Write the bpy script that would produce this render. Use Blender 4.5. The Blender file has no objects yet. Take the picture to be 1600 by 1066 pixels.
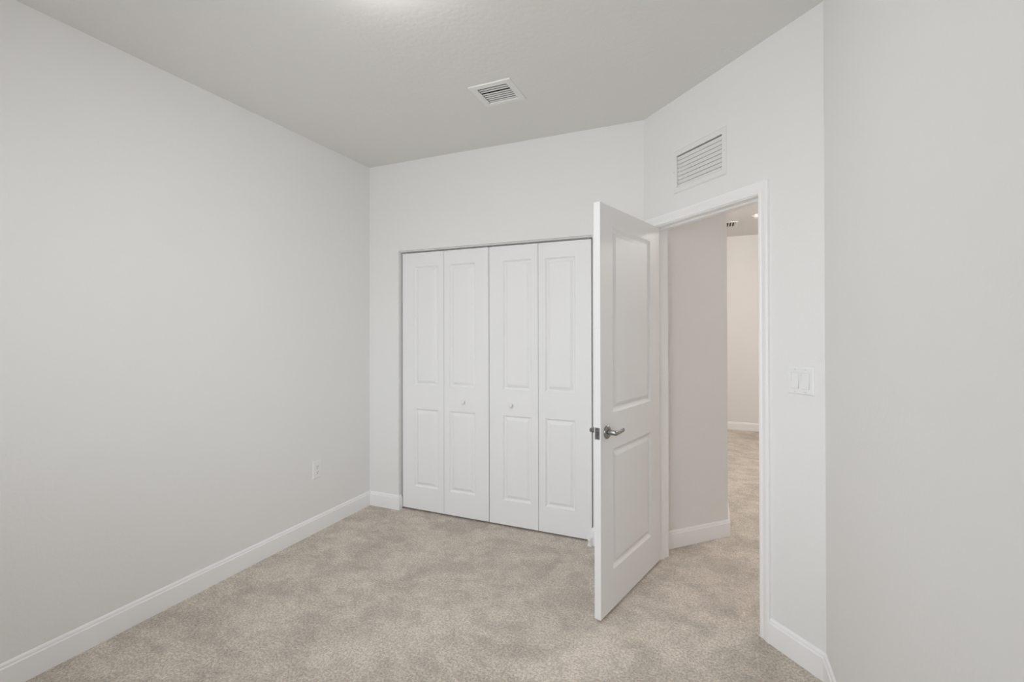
import bpy, bmesh, math
from mathutils import Matrix, Vector

S = bpy.context.scene
COL = S.collection

# ------------------------------------------------------------------ camera
F_PX, CY = 727.467, 512.82
YAW, PITCH, ROLL = math.radians(23.246), math.radians(0.263), math.radians(-0.1065)
CAM_H = 1.413
fwd = Vector((-math.sin(YAW) * math.cos(PITCH), math.cos(YAW) * math.cos(PITCH), math.sin(PITCH)))
rgt = Vector((math.cos(YAW), math.sin(YAW), 0))
upv = rgt.cross(fwd)
r2 = rgt * math.cos(ROLL) + upv * math.sin(ROLL)
u2 = -rgt * math.sin(ROLL) + upv * math.cos(ROLL)
cam_d = bpy.data.cameras.new('camera')
cam_d.sensor_width = 36.0
cam_d.lens = F_PX * 36.0 / 1600.0
cam_d.shift_y = (CY - 533.0) / 1600.0
cam_d.clip_start = 0.02
cam = bpy.data.objects.new('camera', cam_d)
COL.objects.link(cam)
cam.matrix_world = Matrix(((r2.x, u2.x, -fwd.x, 0.0), (r2.y, u2.y, -fwd.y, 0.0),
                           (r2.z, u2.z, -fwd.z, CAM_H), (0, 0, 0, 1)))
S.camera = cam

# ------------------------------------------------------------------ light, exposure
S.view_settings.view_transform = 'Standard'
S.view_settings.look = 'None'
S.view_settings.gamma = 1.0
S.view_settings.use_curve_mapping = False
S.view_settings.exposure = -0.04
try:
    S.cycles.use_denoising = True
    S.cycles.max_bounces = 14
    S.cycles.diffuse_bounces = 12
    S.cycles.glossy_bounces = 4
except Exception:
    pass
SKY = 7.35            # daylight outside the window behind the camera
LAMP = 42.5           # bedroom ceiling lamp
HALL_FILL = 70.0      # unseen lamps added to brighten the hall
w = bpy.data.worlds.new('sky')
S.world = w
w.use_nodes = True
bg = w.node_tree.nodes['Background']
# bright overcast sky above the horizon, darker ground below it
tc = w.node_tree.nodes.new('ShaderNodeTexCoord')
sx_ = w.node_tree.nodes.new('ShaderNodeSeparateXYZ')
cr = w.node_tree.nodes.new('ShaderNodeValToRGB')
cr.color_ramp.elements[0].position = .47
cr.color_ramp.elements[0].color = (.76, .77, .78, 1)
cr.color_ramp.elements[1].position = .53
cr.color_ramp.elements[1].color = (1.05, 1.095, 1.16, 1)
mr = w.node_tree.nodes.new('ShaderNodeMapRange')
mr.inputs['From Min'].default_value = -1
mr.inputs['From Max'].default_value = 1
w.node_tree.links.new(tc.outputs['Generated'], sx_.inputs[0])
w.node_tree.links.new(sx_.outputs['Z'], mr.inputs['Value'])
w.node_tree.links.new(mr.outputs['Result'], cr.inputs['Fac'])
w.node_tree.links.new(cr.outputs['Color'], bg.inputs[0])
bg.inputs[1].default_value = SKY
# window opening in the rear wall: x range, z range; the portal only guides the sky's own light
WIN = (-1.95, -0.2, 0.90, 2.30)
REAR_Y = -0.62
pd = bpy.data.lights.new('window_portal', 'AREA')
pd.shape = 'RECTANGLE'
pd.size, pd.size_y = WIN[1] - WIN[0], WIN[3] - WIN[2]
pd.cycles.is_portal = True
po = bpy.data.objects.new('window_portal', pd)
COL.objects.link(po)
po.location = ((WIN[0] + WIN[1]) / 2, REAR_Y - 0.11, (WIN[2] + WIN[3]) / 2)
po.rotation_euler = (math.radians(90), 0, 0)      # shines along +Y into the room

# ------------------------------------------------------------------ measures (metres)
HC = 2.74                                   # ceiling
LX, DY = -2.5615, 3.0267                    # left wall, closet wall
C1 = Vector((-0.3899, DY))                  # closet wall meets the angled wall
AD = Vector((math.sqrt(.5), -math.sqrt(.5)))
AN = Vector((-math.sqrt(.5), -math.sqrt(.5)))   # from the angled wall into the room
T2 = 1.1417
C2 = C1 + AD * T2
WT = 0.115                                  # wall thickness
BH, BT = 0.112, 0.014                       # baseboard
OX0, OX1, OZ = -2.277, -0.722, 2.041        # closet opening
JT0, JT1, JZ = 0.077, 0.833, 2.037          # door jamb inner faces
FAR_Y = 7.30
ROT_ANG = math.radians(-45)


def A2(t, n):
    return C1 + AD * t + AN * n


# ------------------------------------------------------------------ materials
def mat(name, col, rough=.5, metal=0.0, spec=.5):
    m = bpy.data.materials.new(name)
    m.use_nodes = True
    b = m.node_tree.nodes['Principled BSDF']
    b.inputs['Base Color'].default_value = (*col, 1)
    b.inputs['Roughness'].default_value = rough
    b.inputs['Metallic'].default_value = metal
    b.inputs['Specular IOR Level'].default_value = spec
    return m


def bump(m, scale, strength, dist=.002, detail=3.0, kind='noise'):
    nt = m.node_tree
    g = nt.nodes.new('ShaderNodeNewGeometry')
    n = nt.nodes.new('ShaderNodeTexNoise')
    n.inputs['Scale'].default_value = scale
    n.inputs['Detail'].default_value = detail
    n.inputs['Roughness'].default_value = .55
    b = nt.nodes.new('ShaderNodeBump')
    b.inputs['Strength'].default_value = strength
    b.inputs['Distance'].default_value = dist
    nt.links.new(g.outputs['Position'], n.inputs['Vector'])
    nt.links.new(n.outputs['Fac'], b.inputs['Height'])
    nt.links.new(b.outputs['Normal'], nt.nodes['Principled BSDF'].inputs['Normal'])
    return m


M_WALL = bump(mat('wall_paint', (.82, .818, .812), .75, spec=.25), 55, .22, .003)
M_CEIL = bump(mat('ceiling_paint', (.76, .757, .745), .85, spec=.15), 38, .35, .004)
M_TRIM = mat('trim_paint', (.90, .90, .905), .35, spec=.4)
M_DOOR = bump(mat('door_paint', (.82, .82, .825), .5, spec=.3), 140, .05, .001)
M_CLOSET = bump(mat('closet_door_paint', (.86, .86, .866), .42, spec=.35), 140, .05, .001)
M_HALLWALL = bump(mat('hall_wall_paint', (.81, .80, .79), .75, spec=.25), 55, .22, .003)
M_PLASTIC = mat('white_plastic', (.84, .84, .83), .3)
M_VENT = mat('white_enamel', (.80, .80, .79), .4)
M_DARK = mat('duct_shade_black', (.012, .012, .012), .8)  # black put in for the shade inside the registers
M_GAP_SHADE = mat('louver_gap_shade', (.16, .16, .155), .7)  # dark grey standing in for shade behind the louvers
M_SLOT = mat('slot_dark', (.05, .05, .05), .6)
M_METAL = mat('satin_nickel', (.30, .292, .285), .22, 1.0)
M_METAL2 = mat('latch_steel', (.30, .295, .29), .33, 1.0)
M_SCREW_GAP = mat('screw_and_gap_grey', (.68, .68, .67), .4)  # screw paint, also the grey for the rocker's painted gap shade


def carpet():
    m = mat('beige_carpet', (.45, .40, .335), .95, spec=.05)
    nt = m.node_tree
    N, L = nt.nodes, nt.links
    b = N['Principled BSDF']
    b.inputs['Sheen Weight'].default_value = .05
    b.inputs['Sheen Roughness'].default_value = .6
    g = N.new('ShaderNodeNewGeometry')

    def noise(scale, detail, rough, dist=0.0, vec=None):
        n = N.new('ShaderNodeTexNoise')
        n.inputs['Scale'].default_value = scale
        n.inputs['Detail'].default_value = detail
        n.inputs['Roughness'].default_value = rough
        n.inputs['Distortion'].default_value = dist
        L.new(vec or g.outputs['Position'], n.inputs['Vector'])
        return n.outputs['Fac']

    def ramp(fac, p0, c0, p1, c1):
        r = N.new('ShaderNodeMapRange')
        r.inputs['From Min'].default_value = p0
        r.inputs['From Max'].default_value = p1
        r.inputs['To Min'].default_value = c0
        r.inputs['To Max'].default_value = c1
        L.new(fac, r.inputs['Value'])
        return r.outputs['Result']

    def mul(a, c):
        x = N.new('ShaderNodeMath')
        x.operation = 'MULTIPLY'
        L.new(a, x.inputs[0])
        L.new(c, x.inputs[1])
        return x.outputs[0]

    mp = N.new('ShaderNodeMapping')
    mp.inputs['Rotation'].default_value = (0, 0, math.radians(28))
    mp.inputs['Scale'].default_value = (1.0, 1.3, 1.0)
    L.new(g.outputs['Position'], mp.inputs['Vector'])
    marks = ramp(noise(3.8, 7.0, .66, .45, mp.outputs['Vector']), .40, .83, .57, 1.04)   # brushed pile, footprints
    scuffs = ramp(noise(14.0, 4.0, .65, .8), .36, .90, .62, 1.05)
    tuft = ramp(noise(95.0, 2.0, .6), .36, .76, .62, 1.16)
    fibre = ramp(noise(260.0, 2.0, .6), .34, .76, .66, 1.20)
    fac = mul(mul(marks, scuffs), mul(tuft, fibre))
    mx = N.new('ShaderNodeMix')
    mx.data_type = 'RGBA'
    mx.blend_type = 'MULTIPLY'
    mx.inputs['Factor'].default_value = 1.0
    mx.inputs['A'].default_value = (*CARPET, 1)
    L.new(fac, mx.inputs['B'])
    L.new(mx.outputs['Result'], b.inputs['Base Color'])
    bp = N.new('ShaderNodeBump')
    bp.inputs['Strength'].default_value = .7
    bp.inputs['Distance'].default_value = .006
    L.new(mul(tuft, fibre), bp.inputs['Height'])
    L.new(bp.outputs['Normal'], b.inputs['Normal'])
    return m


CARPET = (.715, .642, .562)
M_CARPET = carpet()


def emit(name, col, strength):
    m = bpy.data.materials.new(name)
    m.use_nodes = True
    b = m.node_tree.nodes['Principled BSDF']
    b.inputs['Base Color'].default_value = (.9, .9, .88, 1)
    b.inputs['Emission Color'].default_value = (*col, 1)
    b.inputs['Emission Strength'].default_value = strength
    return m


def glass():
    m = bpy.data.materials.new('window_glass')
    m.use_nodes = True
    nt = m.node_tree
    nt.nodes.clear()
    o = nt.nodes.new('ShaderNodeOutputMaterial')
    mix = nt.nodes.new('ShaderNodeMixShader')
    t = nt.nodes.new('ShaderNodeBsdfTransparent')
    t.inputs[0].default_value = (.97, .98, .98, 1)
    g = nt.nodes.new('ShaderNodeBsdfGlossy')
    g.inputs['Roughness'].default_value = .02
    fr = nt.nodes.new('ShaderNodeFresnel')
    nt.links.new(fr.outputs[0], mix.inputs[0])
    nt.links.new(t.outputs[0], mix.inputs[1])
    nt.links.new(g.outputs[0], mix.inputs[2])
    nt.links.new(mix.outputs[0], o.inputs[0])
    return m


# ------------------------------------------------------------------ mesh helpers
def finish(name, bm, m, parent=None, smooth=False, loc=None, rotz=None):
    bmesh.ops.remove_doubles(bm, verts=bm.verts, dist=1e-6)
    bmesh.ops.recalc_face_normals(bm, faces=bm.faces)
    me = bpy.data.meshes.new(name)
    bm.to_mesh(me)
    bm.free()
    me.materials.append(m)
    if smooth:
        for p in me.polygons:
            p.use_smooth = True
        try:
            me.set_sharp_from_angle(angle=math.radians(38))
        except Exception:
            pass
    o = bpy.data.objects.new(name, me)
    COL.objects.link(o)
    if parent:
        o.parent = parent
    if loc is not None:
        o.location = loc
    if rotz is not None:
        o.rotation_euler = (0, 0, rotz)
    return o


def box(bm, x0, x1, y0, y1, z0, z1, bev=0.0):
    vs = [bm.verts.new((x, y, z)) for x in (x0, x1) for y in (y0, y1) for z in (z0, z1)]
    fs = [(0, 1, 3, 2), (4, 6, 7, 5), (0, 4, 5, 1), (2, 3, 7, 6), (0, 2, 6, 4), (1, 5, 7, 3)]
    faces = [bm.faces.new([vs[i] for i in f]) for f in fs]
    if bev:
        es = list({e for f in faces for e in f.edges})
        bmesh.ops.recalc_face_normals(bm, faces=faces)
        bmesh.ops.bevel(bm, geom=es, offset=bev, segments=2, affect='EDGES', profile=.5)


def prism(bm, pts, z0, z1):
    lo = [bm.verts.new((p[0], p[1], z0)) for p in pts]
    hi = [bm.verts.new((p[0], p[1], z1)) for p in pts]
    n = len(pts)
    bm.faces.new(lo)
    bm.faces.new(hi)
    for i in range(n):
        bm.faces.new((lo[i], lo[(i + 1) % n], hi[(i + 1) % n], hi[i]))


def slab_t(bm, t0, t1, n0, n1, z0, z1):
    """box in the angled wall's own directions"""
    prism(bm, [A2(t0, n0), A2(t1, n0), A2(t1, n1), A2(t0, n1)], z0, z1)


def lathe(bm, prof, seg=32, M=None):
    """prof: (radius, height) pairs turned round local Z, then moved by M"""
    M = M or Matrix()
    rings = []
    for r, h in prof:
        if r < 1e-6:
            rings.append([bm.verts.new(M @ Vector((0, 0, h)))])
        else:
            rings.append([bm.verts.new(M @ Vector((r * math.cos(2 * math.pi * k / seg), r * math.sin(2 * math.pi * k / seg), h)))
                          for k in range(seg)])
    for a, b in zip(rings, rings[1:]):
        for k in range(seg):
            k2 = (k + 1) % seg
            if len(a) == 1 and len(b) == 1:
                continue
            if len(a) == 1:
                bm.faces.new((a[0], b[k], b[k2]))
            elif len(b) == 1:
                bm.faces.new((a[k], b[0], a[k2]))
            else:
                bm.faces.new((a[k], b[k], b[k2], a[k2]))
    for r in (rings[0], rings[-1]):
        if len(r) > 1:
            bm.faces.new(r)


def sweep(bm, prof, path, out, up):
    """Closed profile (u, v) carried along an open mitred path.
    out(i): unit vector of u for segment i; up: unit vector of v."""
    n = len(path)
    rings = []
    for i in range(n):
        if i == 0:
            d = Vector(out[0])
        elif i == n - 1:
            d = Vector(out[-1])
        else:
            a, b = Vector(out[i - 1]), Vector(out[i])
            d = (a + b) / (1 + a.dot(b))
        rings.append([bm.verts.new(Vector(path[i]) + d * u + Vector(up) * v) for u, v in prof])
    m = len(prof)
    for a, b in zip(rings, rings[1:]):
        for k in range(m):
            bm.faces.new((a[k], a[(k + 1) % m], b[(k + 1) % m], b[k]))
    bm.faces.new(rings[0])
    bm.faces.new(rings[-1])


def thing(name, label, cat, loc=(0, 0, 0), rotz=0.0, group=None, kind=None):
    o = bpy.data.objects.new(name, None)
    o.empty_display_size = .1
    COL.objects.link(o)
    o.location = loc
    o.rotation_euler = (0, 0, rotz)
    tag(o, label, cat, group, kind)
    return o


def tag(o, label, cat, group=None, kind=None):
    o['label'] = label
    o['category'] = cat
    if group:
        o['group'] = group
    if kind:
        o['kind'] = kind
    return o


def struct(name, bm, m, label, cat, smooth=False):
    return tag(finish(name, bm, m, smooth=smooth), label, cat, kind='structure')


# ------------------------------------------------------------------ floor, ceiling, walls
EX, EY = A2(-.012, -.70)                    # outer corner of the hall wall behind the doorway
P0 = A2(-.012, -WT)
HALL_L, HALL_R = -2.66, 1.35

bm = bmesh.new()
box(bm, -2.9, 1.6, REAR_Y - .2, FAR_Y + .2, -.1, 0)
struct('floor', bm, M_CARPET, 'beige cut pile carpet over the whole bedroom floor and hall', 'floor')

# ceiling slab, cut out above the supply register
VX0, VX1, VY0, VY1 = -1.222, -.970, 2.236, 2.476          # register frame
IX0, IX1, IY0, IY1 = -1.184, -1.008, 2.272, 2.440         # its opening
bm = bmesh.new()
for x0, x1, y0, y1 in ((-2.9, IX0, REAR_Y - .2, FAR_Y + .2), (IX1, 1.6, REAR_Y - .2, FAR_Y + .2),
                       (IX0, IX1, REAR_Y - .2, IY0), (IX0, IX1, IY1, FAR_Y + .2)):
    box(bm, x0, x1, y0, y1, HC, HC + .1)
struct('ceiling', bm, M_CEIL, 'flat white textured ceiling', 'ceiling')

bm = bmesh.new()
box(bm, LX - WT, LX, REAR_Y - WT, DY + .5, 0, HC)
struct('wall_left', bm, M_WALL, 'long plain white wall with the power outlet', 'wall')

bm = bmesh.new()
box(bm, LX, OX0, DY, DY + WT, 0, HC)
box(bm, OX1, C1.x, DY, DY + WT, 0, HC)
box(bm, OX0, OX1, DY, DY + WT, OZ, HC)
struct('wall_back', bm, M_WALL, 'white wall round the closet opening', 'wall')

GT0, GT1, GZ0, GZ1 = .294, .622, 2.227, 2.407              # opening behind the return grille
bm = bmesh.new()
prism(bm, [A2(0, 0), A2(JT0 - .018, 0), A2(JT0 - .018, -WT), A2(-.012, -WT), A2(-.012, -.08)], 0, HC)
slab_t(bm, JT1 + .018, T2, 0, -WT, 0, HC)
slab_t(bm, JT0 - .018, JT1 + .018, 0, -WT, JZ + .018, GZ0)
slab_t(bm, JT0 - .018, GT0, 0, -WT, GZ0, GZ1)
slab_t(bm, GT1, JT1 + .018, 0, -WT, GZ0, GZ1)
slab_t(bm, JT0 - .018, JT1 + .018, 0, -WT, GZ1, HC)
struct('wall_angled', bm, M_WALL, 'diagonal white wall holding the doorway and return grille', 'wall')

q = A2(T2, -WT)
bm = bmesh.new()
prism(bm, [(C2.x, REAR_Y - WT), (C2.x, C2.y), (q.x, q.y), (C2.x + WT, q.y), (C2.x + WT, REAR_Y - WT)], 0, HC)
struct('wall_right', bm, M_WALL, 'plain white wall nearest the viewer beside the light switch', 'wall')

bm = bmesh.new()
for x0, x1, z0, z1 in ((LX - WT, WIN[0], 0, HC), (WIN[1], C2.x + WT, 0, HC),
                       (WIN[0], WIN[1], 0, WIN[2]), (WIN[0], WIN[1], WIN[3], HC)):
    box(bm, x0, x1, REAR_Y - WT, REAR_Y, z0, z1)
struct('wall_rear', bm, M_WALL, 'white window wall behind the viewer', 'wall')

# window in the rear wall
wn = thing('window_1', 'white framed window lighting the bedroom from behind the viewer', 'window',
           ((WIN[0] + WIN[1]) / 2, REAR_Y - .06, WIN[2]), kind='structure')
hw, hh = (WIN[1] - WIN[0]) / 2, WIN[3] - WIN[2]
bm = bmesh.new()
for x0, x1, z0, z1 in ((-hw, -hw + .04, 0, hh), (hw - .04, hw, 0, hh), (-hw + .04, hw - .04, 0, .04),
                       (-hw + .04, hw - .04, hh - .04, hh), (-hw + .04, hw - .04, hh / 2 - .02, hh / 2 + .02)):
    box(bm, x0, x1, -.03, .03, z0, z1)
finish('window_frame', bm, M_TRIM, wn)
bm = bmesh.new()
box(bm, -hw + .04, hw - .04, -.003, .003, .04, hh / 2 - .02)
box(bm, -hw + .04, hw - .04, -.003, .003, hh / 2 + .02, hh - .04)
finish('window_glass', bm, glass(), wn)

# hall walls beyond the doorway
i0 = P0 - AD * .1
bm = bmesh.new()
prism(bm, [P0, (EX, EY), (EX, EY + .6), (HALL_L, EY + .6), (HALL_L, EY + .5), (EX - .1, EY + .5), (EX - .1, EY + .04), i0], 0, HC)
struct('wall_hall_near', bm, M_HALLWALL, 'short hall wall just inside the doorway ending at an outer corner', 'wall')
bm = bmesh.new()
box(bm, HALL_L, HALL_R, FAR_Y, FAR_Y + .1, 0, HC)
struct('wall_hall_far', bm, M_HALLWALL, 'far hall wall seen through the doorway', 'wall')
bm = bmesh.new()
box(bm, HALL_R, HALL_R + .1, q.y, FAR_Y + .1, 0, HC)
box(bm, C2.x + WT, HALL_R + .1, q.y - .1, q.y, 0, HC)
struct('wall_hall_right', bm, M_HALLWALL, 'hall wall hidden behind the door casing', 'wall')
bm = bmesh.new()
box(bm, HALL_L - .1, HALL_L, EY - .1, FAR_Y + .1, 0, HC)
struct('wall_hall_left', bm, M_HALLWALL, 'hall end wall hidden behind the closet', 'wall')
bm = bmesh.new()
box(bm, LX, LX + .02, DY + WT, EY - .1, 0, HC)
box(bm, -.60, -.50, DY + WT, EY - .1, 0, HC)
struct('wall_closet_side', bm, M_WALL, 'side walls inside the closed closet', 'wall')

# ------------------------------------------------------------------ baseboards
BP = [(0, 0), (BT, 0), (BT, BH - .020), (BT - .0045, BH - .0165), (BT - .0052, BH - .0085), (.0065, BH - .004), (.003, BH), (0, BH)]


def baseboard(name, pts, outs, label):
    b = bmesh.new()
    sweep(b, BP, [(p[0], p[1], 0) for p in pts], [(o[0], o[1], 0) for o in outs], (0, 0, 1))
    return struct(name, b, M_TRIM, label, 'baseboard')


baseboard('baseboard_left', [(LX, REAR_Y), (LX, DY)], [(1, 0)], 'white baseboard along the outlet wall')
baseboard('baseboard_closet', [(LX + BT, DY), (OX0 + .001, DY), (OX0 + .001, DY + .030)], [(0, -1), (1, 0)],
          'short white baseboard between the corner and the closet')
baseboard('baseboard_back', [(OX1 - .001, DY + .03), (OX1 - .001, DY), tuple(C1)], [(-1, 0), (0, -1)],
          'white baseboard between the closet and the open door')
RC = JT1 + .005 + .054
baseboard('baseboard_right', [A2(RC, 0), tuple(C2), (C2.x, REAR_Y)], [AN, (-1, 0)],
          'white baseboard below the light switch running along the near wall')
baseboard('baseboard_hall', [A2(-.012, -.132), (EX, EY), (EX, EY + .6), (HALL_L, EY + .6)], [AD, (1, 0), (0, 1)],
          'white baseboard on the short hall wall inside the doorway')
baseboard('baseboard_far', [(HALL_L, FAR_Y), (HALL_R, FAR_Y)], [(0, -1)], 'white baseboard at the far end of the hall')

# ------------------------------------------------------------------ doorway: jamb and casings
bm = bmesh.new()
slab_t(bm, JT0 - .018, JT0, 0, -WT, 0, JZ + .018)
slab_t(bm, JT1, JT1 + .018, 0, -WT, 0, JZ + .018)
slab_t(bm, JT0, JT1, 0, -WT, JZ, JZ + .018)
slab_t(bm, JT0, JT0 + .011, -.041, -.078, 0, JZ)
slab_t(bm, JT1 - .011, JT1, -.041, -.078, 0, JZ)
slab_t(bm, JT0 + .011, JT1 - .011, -.041, -.078, JZ - .011, JZ)
struct('trim_1', bm, M_TRIM, 'white door jamb with door stop lining the doorway', 'door frame')

CP = [(0, 0), (0, .007), (.004, .0095), (.012, .0095), (.016, .0075), (.022, .0085), (.036, .0135), (.041, .0155),
      (.051, .0155), (.054, .013), (.054, 0)]
rv = .005
AN3 = Vector((AN.x, AN.y, 0))
AD3 = Vector((AD.x, AD.y, 0))
cz = JZ + rv


def casing(name, n0, sgn, label):
    b = bmesh.new()
    l, r = A2(JT0 - rv, n0), A2(JT1 + rv, n0)
    sweep(b, CP, [(l.x, l.y, 0), (l.x, l.y, cz), (r.x, r.y, cz), (r.x, r.y, 0)],
          [-AD3, Vector((0, 0, 1)), AD3], AN3 * sgn)
    return struct(name, b, M_TRIM, label, 'door casing')


casing('trim_2', 0, 1, 'white moulded casing round the doorway on the bedroom side')
casing('trim_3', -WT, -1, 'white moulded casing round the doorway on the hall side')

bm = bmesh.new()
box(bm, OX0, OX1, DY + .028, DY + .031, OZ - .008, OZ)
box(bm, OX0, OX1, DY + .073, DY + .076, OZ - .008, OZ)
box(bm, OX0, OX1, DY + .031, DY + .073, OZ - .002, OZ)
struct('trim_4', bm, M_PLASTIC, 'thin white bifold track under the closet header', 'track')


# ------------------------------------------------------------------ panelled slabs
def panel_slab(bm, x0, x1, z0, z1, thick, panels, rings, ch=.0015):
    """Slab with front face at y=0 (facing -y), moulded panels on both faces. panels: (x0,x1,z0,z1)."""
    panels = sorted(panels, key=lambda p: p[2])
    px0, px1 = panels[0][0], panels[0][1]

    def side(y, s):
        def V(x, z, d):
            return bm.verts.new((x, y - s * d, z))

        def quad(a, b, c, d_):
            bm.faces.new([V(*a, 0), V(*b, 0), V(*c, 0), V(*d_, 0)])
        X0, X1, Z0, Z1 = x0 + ch, x1 - ch, z0 + ch, z1 - ch
        zs = [Z0] + [z for p in panels for z in (p[2], p[3])] + [Z1]
        for a, b in zip(zs, zs[1:]):
            quad((X0, a), (px0, a), (px0, b), (X0, b))
            quad((px1, a), (X1, a), (X1, b), (px1, b))
        for k in range(0, len(zs), 2):
            quad((px0, zs[k]), (px1, zs[k]), (px1, zs[k + 1]), (px0, zs[k + 1]))
        for (a0, a1, b0, b1) in panels:
            prev = None
            for ins, d in rings:
                cur = [V(a0 + ins, b0 + ins, d), V(a1 - ins, b0 + ins, d), V(a1 - ins, b1 - ins, d), V(a0 + ins, b1 - ins, d)]
                if prev:
                    for i in range(4):
                        bm.faces.new((prev[i], prev[(i + 1) % 4], cur[(i + 1) % 4], cur[i]))
                prev = cur
            bm.faces.new(prev)
        return zs, (X0, X1, Z0, Z1)
    zs, (X0, X1, Z0, Z1) = side(0, 1)
    side(thick, -1)
    # chamfer and edges
    for i, (xa, xe) in enumerate(((X0, x0), (X1, x1))):
        col = []
        for z in zs:
            ze = z0 if z == Z0 else z1 if z == Z1 else z
            col.append([bm.verts.new((xa, 0, z)), bm.verts.new((xe, ch, ze)), bm.verts.new((xe, thick - ch, ze)), bm.verts.new((xa, thick, z))])
        for a, b in zip(col, col[1:]):
            for k in range(3):
                bm.faces.new((a[k], a[k + 1], b[k + 1], b[k]))
    xs = [X0, px0, px1, X1]
    for za, ze in ((Z0, z0), (Z1, z1)):
        col = []
        for x in xs:
            xe = x0 if x == X0 else x1 if x == X1 else x
            col.append([bm.verts.new((x, 0, za)), bm.verts.new((xe, ch, ze)), bm.verts.new((xe, thick - ch, ze)), bm.verts.new((x, thick, za))])
        for a, b in zip(col, col[1:]):
            for k in range(3):
                bm.faces.new((a[k], a[k + 1], b[k + 1], b[k]))


def weld(bm):
    bmesh.ops.remove_doubles(bm, verts=bm.verts, dist=1e-5)


# ------------------------------------------------------------------ bifold closet doors
RINGS_C = [(0, 0), (.002, -.0030), (.010, -.0110), (.013, -.0120), (.017, -.0115), (.034, -.0022), (.037, -.0012), (.040, -.0010)]
CZ0, CZ1, CY0, CT = .013, 2.0225, DY + .035, .034
WIDE, NARROW = .111, .050


def bifold(x0, xm, x1, knob_x, knob_on, label):
    root = thing('bifold_closet_door', label, 'closet door', ((x0 + x1) / 2, CY0, CZ0), group='bifold pairs closing the closet', kind='thing')
    ox = (x0 + x1) / 2
    for k, (a, b) in enumerate(((x0, xm - .0012), (xm + .0012, x1))):
        l, r = (WIDE, NARROW) if k == 0 else (NARROW, WIDE)
        b_ = bmesh.new()
        panels = [(a + l - ox, b - r - ox, .190 - CZ0, .800 - CZ0), (a + l - ox, b - r - ox, .985 - CZ0, 1.915 - CZ0)]
        panel_slab(b_, a - ox, b - ox, 0, CZ1 - CZ0, CT, panels, RINGS_C)
        leaf = finish('door_panel', b_, M_CLOSET, root)
        pn = bmesh.new()
        px = (a + .025 if k == 0 else b - .025) - ox
        lathe(pn, [(.0045, 0), (.0045, .010)], 12, Matrix.Translation((px, CT / 2, CZ1 - CZ0)))
        finish('guide_pin', pn, M_PLASTIC, leaf)
        if k == knob_on:
            kb = bmesh.new()
            M = Matrix.Translation((knob_x - ox, 0, .877 - CZ0)) @ Matrix.Rotation(math.radians(90), 4, 'X')
            lathe(kb, [(0, -.001), (.009, -.001), (.0085, .003), (.0065, .007), (.0065, .012), (.011, .017), (.0155, .021), (.0165, .0245),
                       (.0155, .028), (.011, .0305), (.005, .0315), (0, .0317)], 32, M)
            finish('knob', kb, M_PLASTIC, leaf, smooth=True)
    return root


bifold(-2.2625, -1.882, -1.5015, -1.709, 1, 'white bifold closet door pair nearer the outlet wall, round knob at its free edge')
bifold(-1.4965, -1.116, -.7385, -1.321, 0, 'white bifold closet door pair nearer the open bedroom door, with round knob')

# floor pivot bracket at the closet's right jamb
pb = thing('pivot_bracket', 'small white pivot bracket on the carpet at the closet jamb behind the open door', 'bracket', (-.742, DY + .012, 0))
bm = bmesh.new()
box(bm, -.014, .016, -.045, .02, 0, .004, .001)
box(bm, .0125, .016, -.045, .02, .004, .055, .0012)
finish('angle_plate', bm, M_PLASTIC, pb)
bm = bmesh.new()
lathe(bm, [(.009, .004), (.009, .010), (.006, .011), (.0055, .030), (.010, .031), (.010, .040), (.006, .042), (0, .042)], 16,
      Matrix.Translation((-.003, -.028, 0)))
finish('pivot_stud', bm, M_PLASTIC, pb, smooth=True)

# ------------------------------------------------------------------ open bedroom door
LW, LT, LZ0, LZ1 = .756, .035, .019, 2.033
LA = Vector((-.2921, 2.9585))
LD = Vector((-.26406, -.96450))
LB = LA + LD * .762
door = thing('door_1', 'white two panel bedroom door standing open into the room on lever handles', 'door', (LB.x, LB.y, LZ0),
             math.atan2(.96450, .26406), kind='structure')
# local x runs from the free edge (0) to the hinges; local y goes away from the visible face
RINGS_D = [(0, 0), (.004, -.0030), (.012, -.0085), (.019, -.0108), (.023, -.0106), (.034, -.0058), (.042, -.0024), (.047, -.0020)]
bm = bmesh.new()
panel_slab(bm, 0, LW, 0, LZ1 - LZ0, LT, [(.132, .618, .212 - LZ0, .817 - LZ0), (.132, .618, .998 - LZ0, 1.930 - LZ0)], RINGS_D)
finish('door_slab', bm, M_DOOR, door)


def tube(bm, pts, rad, seg=16, flat=1.0):
    """Tapered tube along pts; flat squeezes it vertically (z) relative to its width."""
    rings = []
    for i, p in enumerate(pts):
        p = Vector(p)
        d = (Vector(pts[min(i + 1, len(pts) - 1)]) - Vector(pts[max(i - 1, 0)])).normalized()
        z = Vector((0, 0, 1))
        s = d.cross(z).normalized()
        u = s.cross(d).normalized()
        r = rad[i]
        rings.append([bm.verts.new(p + s * (r * flat * math.cos(2 * math.pi * k / seg)) + u * (r * math.sin(2 * math.pi * k / seg))) for k in range(seg)])
    for a, b in zip(rings, rings[1:]):
        for k in range(seg):
            bm.faces.new((a[k], a[(k + 1) % seg], b[(k + 1) % seg], b[k]))
    bm.faces.new(rings[0])
    bm.faces.new(rings[-1])


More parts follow.
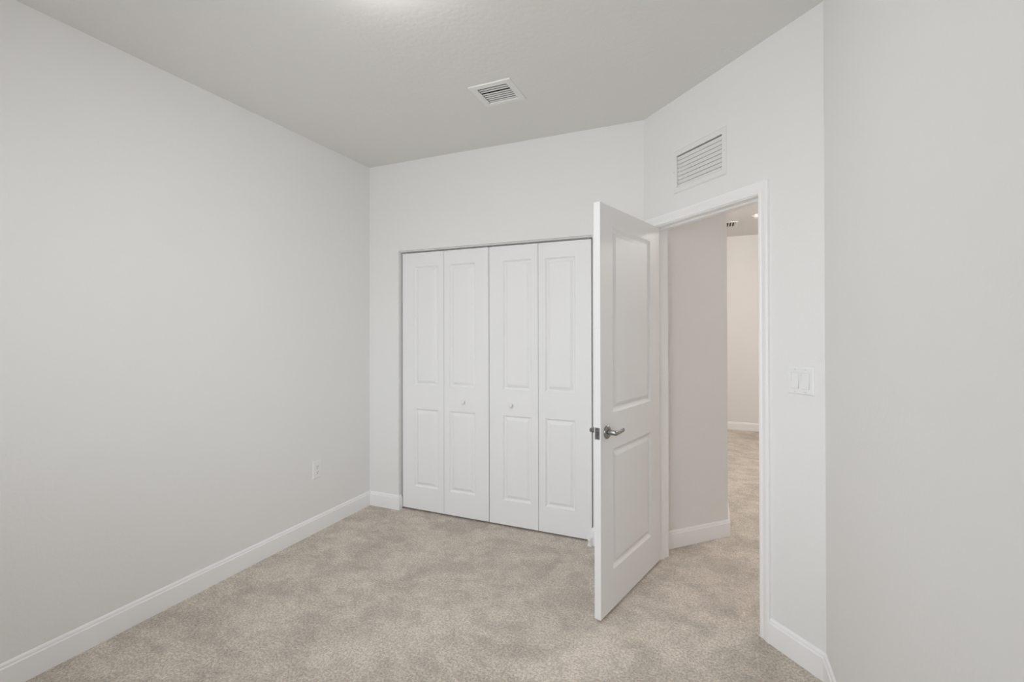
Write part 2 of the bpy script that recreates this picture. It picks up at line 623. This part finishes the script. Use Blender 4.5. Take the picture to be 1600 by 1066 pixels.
def lever(side):
    """side -1: visible face (y=0), +1: the other face (y=LT)"""
    y0 = 0 if side < 0 else LT
    R = Matrix.Translation((.064, y0, .912 - LZ0)) @ Matrix.Rotation(math.radians(90 if side < 0 else -90), 4, 'X')
    b = bmesh.new()
    lathe(b, [(0, 0), (.0325, 0), (.0335, .002), (.0325, .006), (.029, .009), (.020, .0105), (.0135, .012), (0, .012)], 40, R)
    rose = finish('rosette', b, M_METAL, door, smooth=True)
    b = bmesh.new()
    s = side
    h = .912 - LZ0
    tube(b, [(.064, y0 + s * .010, h), (.064, y0 + s * .044, h), (.0645, y0 + s * .050, h)], [.0125, .0122, .0105], 20)
    tube(b, [(.054, y0 + s * .0495, h), (.060, y0 + s * .0495, h), (.072, y0 + s * .0495, h), (.100, y0 + s * .0490, h), (.135, y0 + s * .0470, h),
             (.160, y0 + s * .0440, h), (.164, y0 + s * .0432, h)],
         [.0092, .0115, .0118, .0108, .0098, .0092, .0066], 20, .62)
    finish('lever_handle', b, M_METAL, rose, smooth=True)


lever(-1)
lever(1)
# latch plate and bolt in the free edge
bm = bmesh.new()
lh = .913 - LZ0
box(bm, -.0012, .002, LT / 2 - .0128, LT / 2 + .0128, lh - .0285, lh + .0285, .0008)
lp = finish('latch_plate', bm, M_METAL2, door)
bm = bmesh.new()
prism(bm, [(-.001, LT / 2 - .008), (-.012, LT / 2 - .006), (-.012, LT / 2 - .001), (-.001, LT / 2 + .008)], lh - .009, lh + .009)
finish('latch_bolt', bm, M_METAL, lp)
for dz in (-.021, .021):
    bm = bmesh.new()
    lathe(bm, [(0, 0), (.004, 0), (.0035, .0012), (0, .0015)], 14,
          Matrix.Translation((-.0012, LT / 2, lh + dz)) @ Matrix.Rotation(math.radians(-90), 4, 'Y'))
    finish('screw', bm, M_METAL, lp, smooth=True)
# hinges with knuckles on the far side
for hz in (.20, 1.02, 1.82):
    bm = bmesh.new()
    box(bm, LW - .001, LW + .0015, LT - .032, LT, hz - .045, hz + .045)
    lathe(bm, [(.006, -.045), (.006, .045)], 14, Matrix.Translation((LW + .001, LT + .004, hz)))
    finish('hinge', bm, M_METAL, door)


# ------------------------------------------------------------------ ceiling supply register
vent = thing('ceiling_register', 'small white louvred supply register in the bedroom ceiling', 'vent', ((VX0 + VX1) / 2, (VY0 + VY1) / 2, HC))
ox, oy = (VX0 + VX1) / 2, (VY0 + VY1) / 2
bm = bmesh.new()
a = (VX0 - ox, VX1 - ox, VY0 - oy, VY1 - oy)
i = (IX0 - ox, IX1 - ox, IY0 - oy, IY1 - oy)


def rect(x0, x1, y0, y1, z):
    return [bm.verts.new((x0, y0, z)), bm.verts.new((x1, y0, z)), bm.verts.new((x1, y1, z)), bm.verts.new((x0, y1, z))]


rs = [rect(*a, 0), rect(a[0] + .003, a[1] - .003, a[2] + .003, a[3] - .003, -.006),
      rect(i[0] - .006, i[1] + .006, i[2] - .006, i[3] + .006, -.008), rect(*i, -.005), rect(*i, .018)]
for r0, r1 in zip(rs, rs[1:]):
    for k in range(4):
        bm.faces.new((r0[k], r0[(k + 1) % 4], r1[(k + 1) % 4], r1[k]))
finish('frame', bm, M_VENT, vent)
bm = bmesh.new()
box(bm, i[0] - .004, i[0], i[2] - .004, i[3] + .004, .012, .16)
box(bm, i[1], i[1] + .004, i[2] - .004, i[3] + .004, .012, .16)
box(bm, i[0], i[1], i[2] - .004, i[2], .012, .16)
box(bm, i[0], i[1], i[3], i[3] + .004, .012, .16)
box(bm, i[0] - .004, i[1] + .004, i[2] - .004, i[3] + .004, .16, .165)
finish('duct', bm, M_DARK, vent)
NS = 8
pitch = (i[3] - i[2]) / NS
for k in range(NS):
    yc = i[2] + pitch * (k + .5) + (-.0042 if k < 3 else .0018)
    bm = bmesh.new()
    box(bm, i[0] + .001, i[1] - .001, -.0058, .0058, -.0007, .0007)
    bmesh.ops.transform(bm, matrix=Matrix.Translation((0, yc, .001)) @ Matrix.Rotation(math.radians(-3), 4, 'X'), verts=bm.verts)
    finish('louver', bm, M_VENT, vent)
yg = i[2] + pitch * 3 - .001
bm = bmesh.new()
box(bm, i[0] + .001, i[1] - .001, i[2], yg + .026, .0195, .0205)
box(bm, i[0] + .001, i[1] - .001, yg + .047, i[3], .0195, .0205)
finish('gap_shade_plate', bm, M_GAP_SHADE, vent)  # plate added so the gaps between louvers get their grey shade

# ------------------------------------------------------------------ return air grille above the doorway
G = (.273, .653, 2.193, 2.437)
gc = A2((G[0] + G[1]) / 2, 0)
gz = (G[2] + G[3]) / 2
gr = thing('return_air_grille', 'white louvred return air grille on the diagonal wall above the doorway', 'vent', (gc.x, gc.y, gz), ROT_ANG)
gw, gh = (G[1] - G[0]) / 2, (G[3] - G[2]) / 2
iw, ih = (GT1 - GT0) / 2, (GZ1 - GZ0) / 2
bm = bmesh.new()


def rect_y(hx, hz, y):
    return [bm.verts.new((-hx, y, -hz)), bm.verts.new((hx, y, -hz)), bm.verts.new((hx, y, hz)), bm.verts.new((-hx, y, hz))]


rs = [rect_y(gw, gh, 0), rect_y(gw, gh, -.003), rect_y(gw - .006, gh - .006, -.009), rect_y(iw + .004, ih + .004, -.009), rect_y(iw, ih, -.006), rect_y(iw, ih, .035)]
for r0, r1 in zip(rs, rs[1:]):
    for k in range(4):
        bm.faces.new((r0[k], r0[(k + 1) % 4], r1[(k + 1) % 4], r1[k]))
finish('frame', bm, M_VENT, gr)
bm = bmesh.new()
box(bm, -iw, iw, .075, .08, -ih, ih)
finish('shade_backing', bm, M_GAP_SHADE, gr)  # dark sheet that paints the shade between the grille louvers
NG = 8
pg = 2 * ih / NG
for k in range(NG):
    zc = -ih + pg * (k + .5)
    bm = bmesh.new()
    box(bm, -iw + .0005, iw - .0005, -.0093, .0093, -.0008, .0008)
    bmesh.ops.transform(bm, matrix=Matrix.Translation((0, .005, zc - .0032)) @ Matrix.Rotation(math.radians(-62), 4, 'X'), verts=bm.verts)
    finish('louver', bm, M_VENT, gr)
for sx in (-1, 1):
    bm = bmesh.new()
    lathe(bm, [(0, 0), (.004, 0), (.003, .0015), (0, .002)], 14, Matrix.Translation((sx * (iw + .018), -.0085, 0)) @ Matrix.Rotation(math.radians(90), 4, 'X'))
    finish('screw', bm, M_SCREW_GAP, gr, smooth=True)


# ------------------------------------------------------------------ plates
def plate(bm, hw, hh, t=.006):
    def rr(hx, hz, y):
        return [bm.verts.new((-hx, y, -hz)), bm.verts.new((hx, y, -hz)), bm.verts.new((hx, y, hz)), bm.verts.new((-hx, y, hz))]
    r = [rr(hw, hh, 0), rr(hw, hh, -.002), rr(hw - .0015, hh - .0015, -.0042), rr(hw - .005, hh - .005, -t)]
    for r0, r1 in zip(r, r[1:]):
        for k in range(4):
            bm.faces.new((r0[k], r0[(k + 1) % 4], r1[(k + 1) % 4], r1[k]))
    bm.faces.new(r[-1])
    bm.faces.new(r[0])


def screw(x, z, y, parent, m=None):
    b = bmesh.new()
    lathe(b, [(0, -.0005), (.0035, -.0005), (.003, .0007), (0, .001)], 14, Matrix.Translation((x, y, z)) @ Matrix.Rotation(math.radians(90), 4, 'X'))
    finish('screw', b, m or M_SCREW_GAP, parent, smooth=True)


def rocker(x, parent, m):
    b = bmesh.new()
    # raised grey frame paints in the shade of the reveal, tilted paddle inside it
    for x0, x1, z0, z1 in ((-.0175, -.0165, -.034, .034), (.0165, .0175, -.034, .034), (-.0165, .0165, -.034, -.033), (-.0165, .0165, .033, .034)):
        box(b, x + x0, x + x1, -.0068, -.0055, z0, z1)
    finish('rocker_gap_shade', b, M_SCREW_GAP, parent)
    b = bmesh.new()
    vs = []
    for (z, y) in ((-.0325, -.0105), (0, -.0075), (.0325, -.0066)):
        vs.append([b.verts.new((x - .016, y, z)), b.verts.new((x + .016, y, z)), b.verts.new((x + .016, -.004, z)), b.verts.new((x - .016, -.004, z))])
    for r0, r1 in zip(vs, vs[1:]):
        for k in range(4):
            b.faces.new((r0[k], r0[(k + 1) % 4], r1[(k + 1) % 4], r1[k]))
    b.faces.new(vs[0])
    b.faces.new(vs[-1])
    finish('rocker', b, m, parent)


sp = A2(1.040, 0)
sw = thing('light_switch', 'white double rocker light switch between the doorway and the near corner', 'light switch', (sp.x, sp.y, 1.197), ROT_ANG)
bm = bmesh.new()
plate(bm, .0585, .0575)
finish('switch_plate', bm, M_PLASTIC, sw)
for x in (-.023, .023):
    rocker(x, sw, M_PLASTIC)
    for z in (-.048, .048):
        screw(x, z, -.006, sw)

ol = thing('power_outlet', 'white duplex power outlet low on the long plain wall', 'power outlet', (LX, 2.473, .435), math.radians(90))
bm = bmesh.new()
plate(bm, .0375, .061)
finish('outlet_plate', bm, M_PLASTIC, ol)
for z in (-.0195, .0195):
    b = bmesh.new()
    pts = []
    for k in range(32):
        an = 2 * math.pi * k / 32
        pts.append((max(-.0165, min(.0165, .0185 * math.cos(an))), max(-.0140, min(.0140, .0165 * math.sin(an)))))
    f0 = [b.verts.new((x, -.0055, z + h)) for x, h in pts]
    f1 = [b.verts.new((x, -.0085, z + h)) for x, h in pts]
    b.faces.new(f1)
    b.faces.new(f0)
    for k in range(32):
        b.faces.new((f0[k], f0[(k + 1) % 32], f1[(k + 1) % 32], f1[k]))
    rec = finish('receptacle', b, M_PLASTIC, ol)
    for x0, x1, z0, z1 in ((-.0072, -.0050, -.001, .008), (.0050, .0072, -.0005, .0075), (-.0025, .0025, -.0100, -.0052)):
        b = bmesh.new()
        box(b, x0, x1, -.0087, -.0083, z + z0, z + z1)
        finish('slot', b, M_SLOT, rec)
screw(0, 0, -.006, ol)

hs = thing('hall_switch', 'white light switch on the far hall wall at the door casing edge', 'light switch', (.588, FAR_Y, 1.20))
bm = bmesh.new()
plate(bm, .036, .058)
finish('switch_plate', bm, M_PLASTIC, hs)
rocker(0, hs, M_PLASTIC)

# ------------------------------------------------------------------ hall ceiling: register and smoke detector
hv = thing('hall_register', 'small ceiling register with dark slots seen through the doorway', 'vent', (.135, 6.45, HC))
bm = bmesh.new()
hx, hy = .165, .15
for x0, x1, y0, y1 in ((-hx, -hx + .025, -hy, hy), (hx - .025, hx, -hy, hy), (-hx + .025, hx - .025, -hy, -hy + .025), (-hx + .025, hx - .025, hy - .025, hy)):
    box(bm, x0, x1, y0, y1, -.008, 0)
finish('frame', bm, M_VENT, hv)
bm = bmesh.new()
box(bm, -hx + .025, hx - .025, -hy + .025, hy - .025, -.0015, 0)
finish('duct_shade_sheet', bm, M_DARK, hv)  # black sheet under the closed ceiling, painting the duct's shade
for k in range(9):
    xc = -.128 + .032 * k
    bm = bmesh.new()
    box(bm, -.0085, .0085, -hy + .025, hy - .025, -.0006, .0006)
    bmesh.ops.transform(bm, matrix=Matrix.Translation((xc, 0, -.007)) @ Matrix.Rotation(math.radians(28 if k < 6 else -28), 4, 'Y'), verts=bm.verts)
    finish('louver', bm, M_VENT, hv)

sd = thing('smoke_detector', 'round white smoke detector on the hall ceiling half hidden by the doorway', 'smoke detector', (.50, 6.05, HC))
bm = bmesh.new()
lathe(bm, [(0, 0), (.068, 0), (.068, -.008), (.064, -.012), (0, -.012)], 40)
finish('base', bm, M_PLASTIC, sd, smooth=True)
bm = bmesh.new()
lathe(bm, [(.060, -.012), (.058, -.026), (.048, -.036), (.030, -.039), (0, -.040)], 40)
finish('cover', bm, M_PLASTIC, sd, smooth=True)


# ------------------------------------------------------------------ bedroom ceiling lamp, added hall fill lamps
def lamp(name, x, y, r, col, strength, label, depth=.052):
    t = thing(name, label, 'ceiling lamp', (x, y, HC))
    b = bmesh.new()
    lathe(b, [(0, 0), (r + .012, 0), (r + .014, -.010), (r + .008, -.022), (r - .004, -.024), (0, -.024)], 48)
    finish('base_ring', b, M_VENT, t, smooth=True)
    b = bmesh.new()
    prof = [(r * math.cos(k * math.pi / 2 / 8), -.022 - depth * math.sin(k * math.pi / 2 / 8)) for k in range(9)]
    prof[-1] = (0, prof[-1][1])
    lathe(b, prof, 48)
    finish('glass_dome', b, emit(name + '_glow', col, strength), t, smooth=True)
    return t


lamp('ceiling_lamp', -1.07, 1.28, .15, (1.0, .98, .96), LAMP, 'round flush ceiling lamp lighting the bedroom just above the view')
lamp('hall_fill_lamp', -.7, 5.4, .15, (1.0, .94, .88), HALL_FILL * .5, 'unseen fill lamp added to light the hall behind the closet', .17)  # added out of view for light from the hall's left side
lamp('hall_fill_lamp', .96, 4.8, .15, (1.0, .97, .94), HALL_FILL * 1.2, 'unseen fill lamp added to light the hall beside the doorway', .17)  # added out of view to brighten the near hall wall
